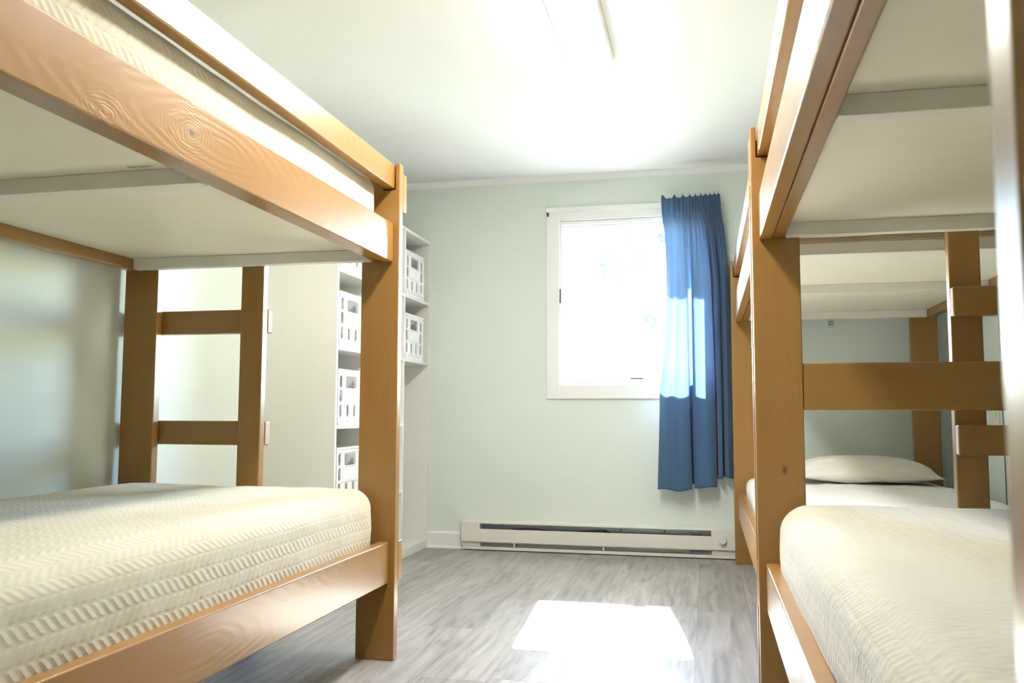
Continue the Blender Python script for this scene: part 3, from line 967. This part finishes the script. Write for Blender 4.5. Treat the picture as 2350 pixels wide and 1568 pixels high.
def curtain():
    NS, NTT = 360, 130
    bm = bmesh.new()
    g = []
    for j in range(NTT + 1):
        t = j / NTT            # 0 top .. 1 bottom
        row = []
        for i in range(NS + 1):
            s = i / NS
            bxx, byy = sample(BOT, s)
            zb = 0.400 if s < 0.36 else (0.418 if s < 0.675 else 0.475)
            if 0.36 <= s <= 0.46: zb = 0.43
            zb += 0.006 * math.sin(s * 23)
            zt = 2.158 + 0.010 * s
            # top row: flat panel on the left, tight gathers on the right
            if s < 0.30: tx = lerp(-.253, -.140, s / 0.30)
            else: tx = lerp(-.140, .094, (s - 0.30) / 0.70)
            gth = 0.008 * min(1, s / 0.3)
            ph = s * 2 * math.pi * (8 + 11 * s)
            ty = 5.262 + gth * math.sin(ph) * (1.5 if s > 0.3 else 0.8)
            tx2 = tx + gth * 0.45 * math.cos(ph * 1.0 + 0.5)
            ruff = 0.010 * math.sin(ph * 0.5 + 1) + 0.006 * math.sin(ph + 0.4)
            z = lerp(zt + (ruff if t < 0.03 else 0) * (1 - t / 0.03 if t < 0.03 else 0), zb, t)
            k = min(1, max(0, (t - 0.03) / 0.30))
            k = k * k * (3 - 2 * k)
            # the sides swing out below the heading
            spread = min(1, max(0, t / 0.30)) ** 0.8
            xm = lerp(tx, bxx, min(1, 0.0 + 0.80 * spread * (0.3 + 0.7 * s) + 0.45 * t))
            if s < 0.36: xm += 0.030 * math.sin(min(1, t * 1.5) * math.pi) * (1 - s / 0.36) * 1.4
            x = lerp(tx2, xm, min(1, t / 0.12 if t < 0.12 else 1))
            x = lerp(x, bxx, max(0, (t - 0.72) / 0.28) ** 1.5)
            y = lerp(ty, byy, k)
            y += 0.004 * math.sin(s * 40 + t * 5) * (1 - k) * min(1, t * 6)
            # the channel around the rod pinches
            if 0.015 < t < 0.055:
                y = lerp(y, 5.268 + 0.004 * math.sin(ph), 0.6)
            if t < 0.004: y += 0.002
            row.append(bm.verts.new((x, y, z)))
        g.append(row)
    for j in range(NTT):
        for i in range(NS):
            f = bm.faces.new((g[j][i], g[j + 1][i], g[j + 1][i + 1], g[j][i + 1])); f.smooth = True
    me = bpy.data.meshes.new('curtain'); bm.to_mesh(me); bm.free()
    o = link('curtain', me, M_CURT)
    sm = o.modifiers.new('thickness', 'SOLIDIFY'); sm.thickness = 0.0012
    return tag(o, 'royal blue curtain bunched at the right side of the window', 'curtain')
curtain()
rod = MB().tube([(-0.22, 5.288, 2.112), (0.10, 5.288, 2.118)], 0.005, 10)
rod.tube([(0.10, 5.288, 2.118), (0.10, YB_ - 0.0005, 2.118)], 0.005, 10)
tag(rod.build('curtain_rod', M_TRIM, smooth=True), 'thin white rod end holding up the blue curtain', 'curtain rod')
bk = MB().box(-0.970, -0.958, YB_ - 0.032, YB_ - 0.0245, 2.087, 2.112).tube([(-0.964, YB_ - 0.034, 2.108), (-0.960, YB_ - 0.040, 2.102), (-0.966, YB_ - 0.042, 2.094)], 0.002)
tag(bk.build('rod_bracket', M_DARK), 'tiny grey metal rod bracket on the upper left corner of the window casing', 'bracket')

# ------------------------------------------------------------ ceiling light
LX0, LX1, LY1, LY0 = -0.540, -0.363, 3.575, 1.55
lt = empty('ceiling_light', ((LX0 + LX1) / 2, (LY0 + LY1) / 2, H_), 'long lit fluorescent ceiling light with a curved diffuser', 'ceiling light')
xc, hw = (LX0 + LX1) / 2, (LX1 - LX0) / 2
def arc(h, w):
    return [(xc + w * math.cos(math.pi * k / 14), H_ - 0.052 - h * math.sin(math.pi * k / 14) ** 0.75) for k in range(15)]
child(MB().box(LX0 - 0.002, LX1 + 0.002, LY0 - 0.002, LY1 + 0.002, H_ - 0.052, H_ - 0.0005).build('housing', M_TRIM, bevel=0.002), lt)
child(MB().prism(arc(0.028, hw - 0.001), LY0 + 0.012, LY1 - 0.012).build('diffuser', M_LAMP, smooth=False), lt)
for y0, y1 in ((LY0, LY0 + 0.012), (LY1 - 0.012, LY1)):
    child(MB().prism(arc(0.030, hw), y0, y1).build('end_cap', M_LAMP), lt)

# ------------------------------------------------------------ small wall fittings
pt = MB().box(0.697, 0.735, YB_ - 0.006, YB_ - 0.0003, 1.354, 1.398)
p = pt.build('wall_plate', M_PLATE, None, 0.001)
tag(p, 'small square plate with a round ring on the back wall, under the upper bunk', 'wall plate')
ring = MB()
N = 24
for i in range(N):
    a0, a1 = 2 * math.pi * i / N, 2 * math.pi * (i + 1) / N
    q = []
    for yy in (YB_ - 0.0085, YB_ - 0.006):
        for rr, aa in ((0.0085, a0), (0.0115, a0), (0.0115, a1), (0.0085, a1)):
            q.append((0.714 + rr * math.cos(aa), yy, 1.377 + rr * math.sin(aa)))
    ring.poly(q, [(0, 1, 2, 3), (7, 6, 5, 4), (1, 5, 6, 2), (0, 3, 7, 4)])
ring.build('ring', M_DARK, p)['label'] = 'dark round ring'
SWY = 4.40
sw = MB().box(XR_ - 0.006, XR_ - 0.0003, SWY - 0.036, SWY + 0.036, 0.785, 0.905)
s_ = sw.build('light_switch', M_SWITCH, None, 0.002)
tag(s_, 'ivory wall plate with a small toggle on the right wall, behind the ladder rungs', 'switch')
MB().box(XR_ - 0.013, XR_ - 0.006, SWY - 0.005, SWY + 0.005, 0.835, 0.858).build('toggle', M_SWITCH, s_, 0.001)
cb = MB().tube([(XR_ - 0.003, 4.315, 0.02), (XR_ - 0.003, 4.315, 0.9), (XR_ - 0.003, 4.315, 1.34)], 0.0025)
tag(cb.build('wall_cable', M_DARK), 'thin dark cable running straight up the right wall beside the switch', 'cable')

# ------------------------------------------------------------ outside
struct(MB().box(-30, 30, -40, 60, -0.5, -0.4).build('ground', M_GRASS))
# porch roof whose edge trims the sunlight
EV = MB().box(-3.0, 2.2, YB_ + T + 0.001, YB_ + 1.13, 2.47, 2.55)
struct(EV.build('roof_eave', M_SIDING))
def tree(loc, h, crown, n, label, seed):
    rnd = random.Random(seed)
    root = empty('garden_tree', loc, label, 'tree', 'trees outside the window')
    tk = MB()
    tk.tube([(0, 0, 0), (0.05, 0.02, h * 0.35), (0.0, 0.1, h * 0.7), (0.1, 0, h * 0.95)], 0.10, 8)
    br = []
    for e in ((-0.32, 0.0, 3.66), (-0.16, 0.1, 3.82), (-0.20, 0.0, 2.62), (0.1, 0.1, 3.95), (0.35, 0.0, 3.2), (0.55, 0.2, 2.8), (0.3, -0.3, 2.3),
              (0.8, 0.1, 3.5), (-0.9, 0.1, 3.48), (0.2, 0.4, 4.3), (0.7, -0.2, 4.0)):
        e = Vector(e); z = e.z * 0.75
        tk.tube([(0.05, 0, z), tuple(e * 0.6 + Vector((0, 0, z * 0.4 + 0.05))), tuple(e)], 0.018, 6)
        br.append(e)
    tk.build('trunk', M_BARK, root, smooth=True)
    lf = MB()
    for i in range(n):
        e = rnd.choice(br)
        c = e + Vector((rnd.gauss(0, 0.12), rnd.gauss(0, 0.15), rnd.gauss(0, 0.14)))
        if c.length < 0.1: continue
        a = Vector((rnd.gauss(0, 1), rnd.gauss(0, 1), rnd.gauss(0, 1))).normalized()
        b = a.cross(Vector((rnd.gauss(0, 1), rnd.gauss(0, 1), rnd.gauss(0, 1)))).normalized()
        L, w_ = rnd.uniform(0.05, 0.09), rnd.uniform(0.02, 0.035)
        n_ = a.cross(b) * 0.006
        lf.poly([c - a * L, c + b * w_ + n_, c + a * L, c - b * w_ + n_], [(0, 1, 2), (0, 2, 3)])
    lf.build('foliage', M_LEAF, root)
tree((-0.55, 13.0, -0.4), 4.2, 1.3, 1300, 'pale tree seen through the right part of the window, beside the curtain', 3)
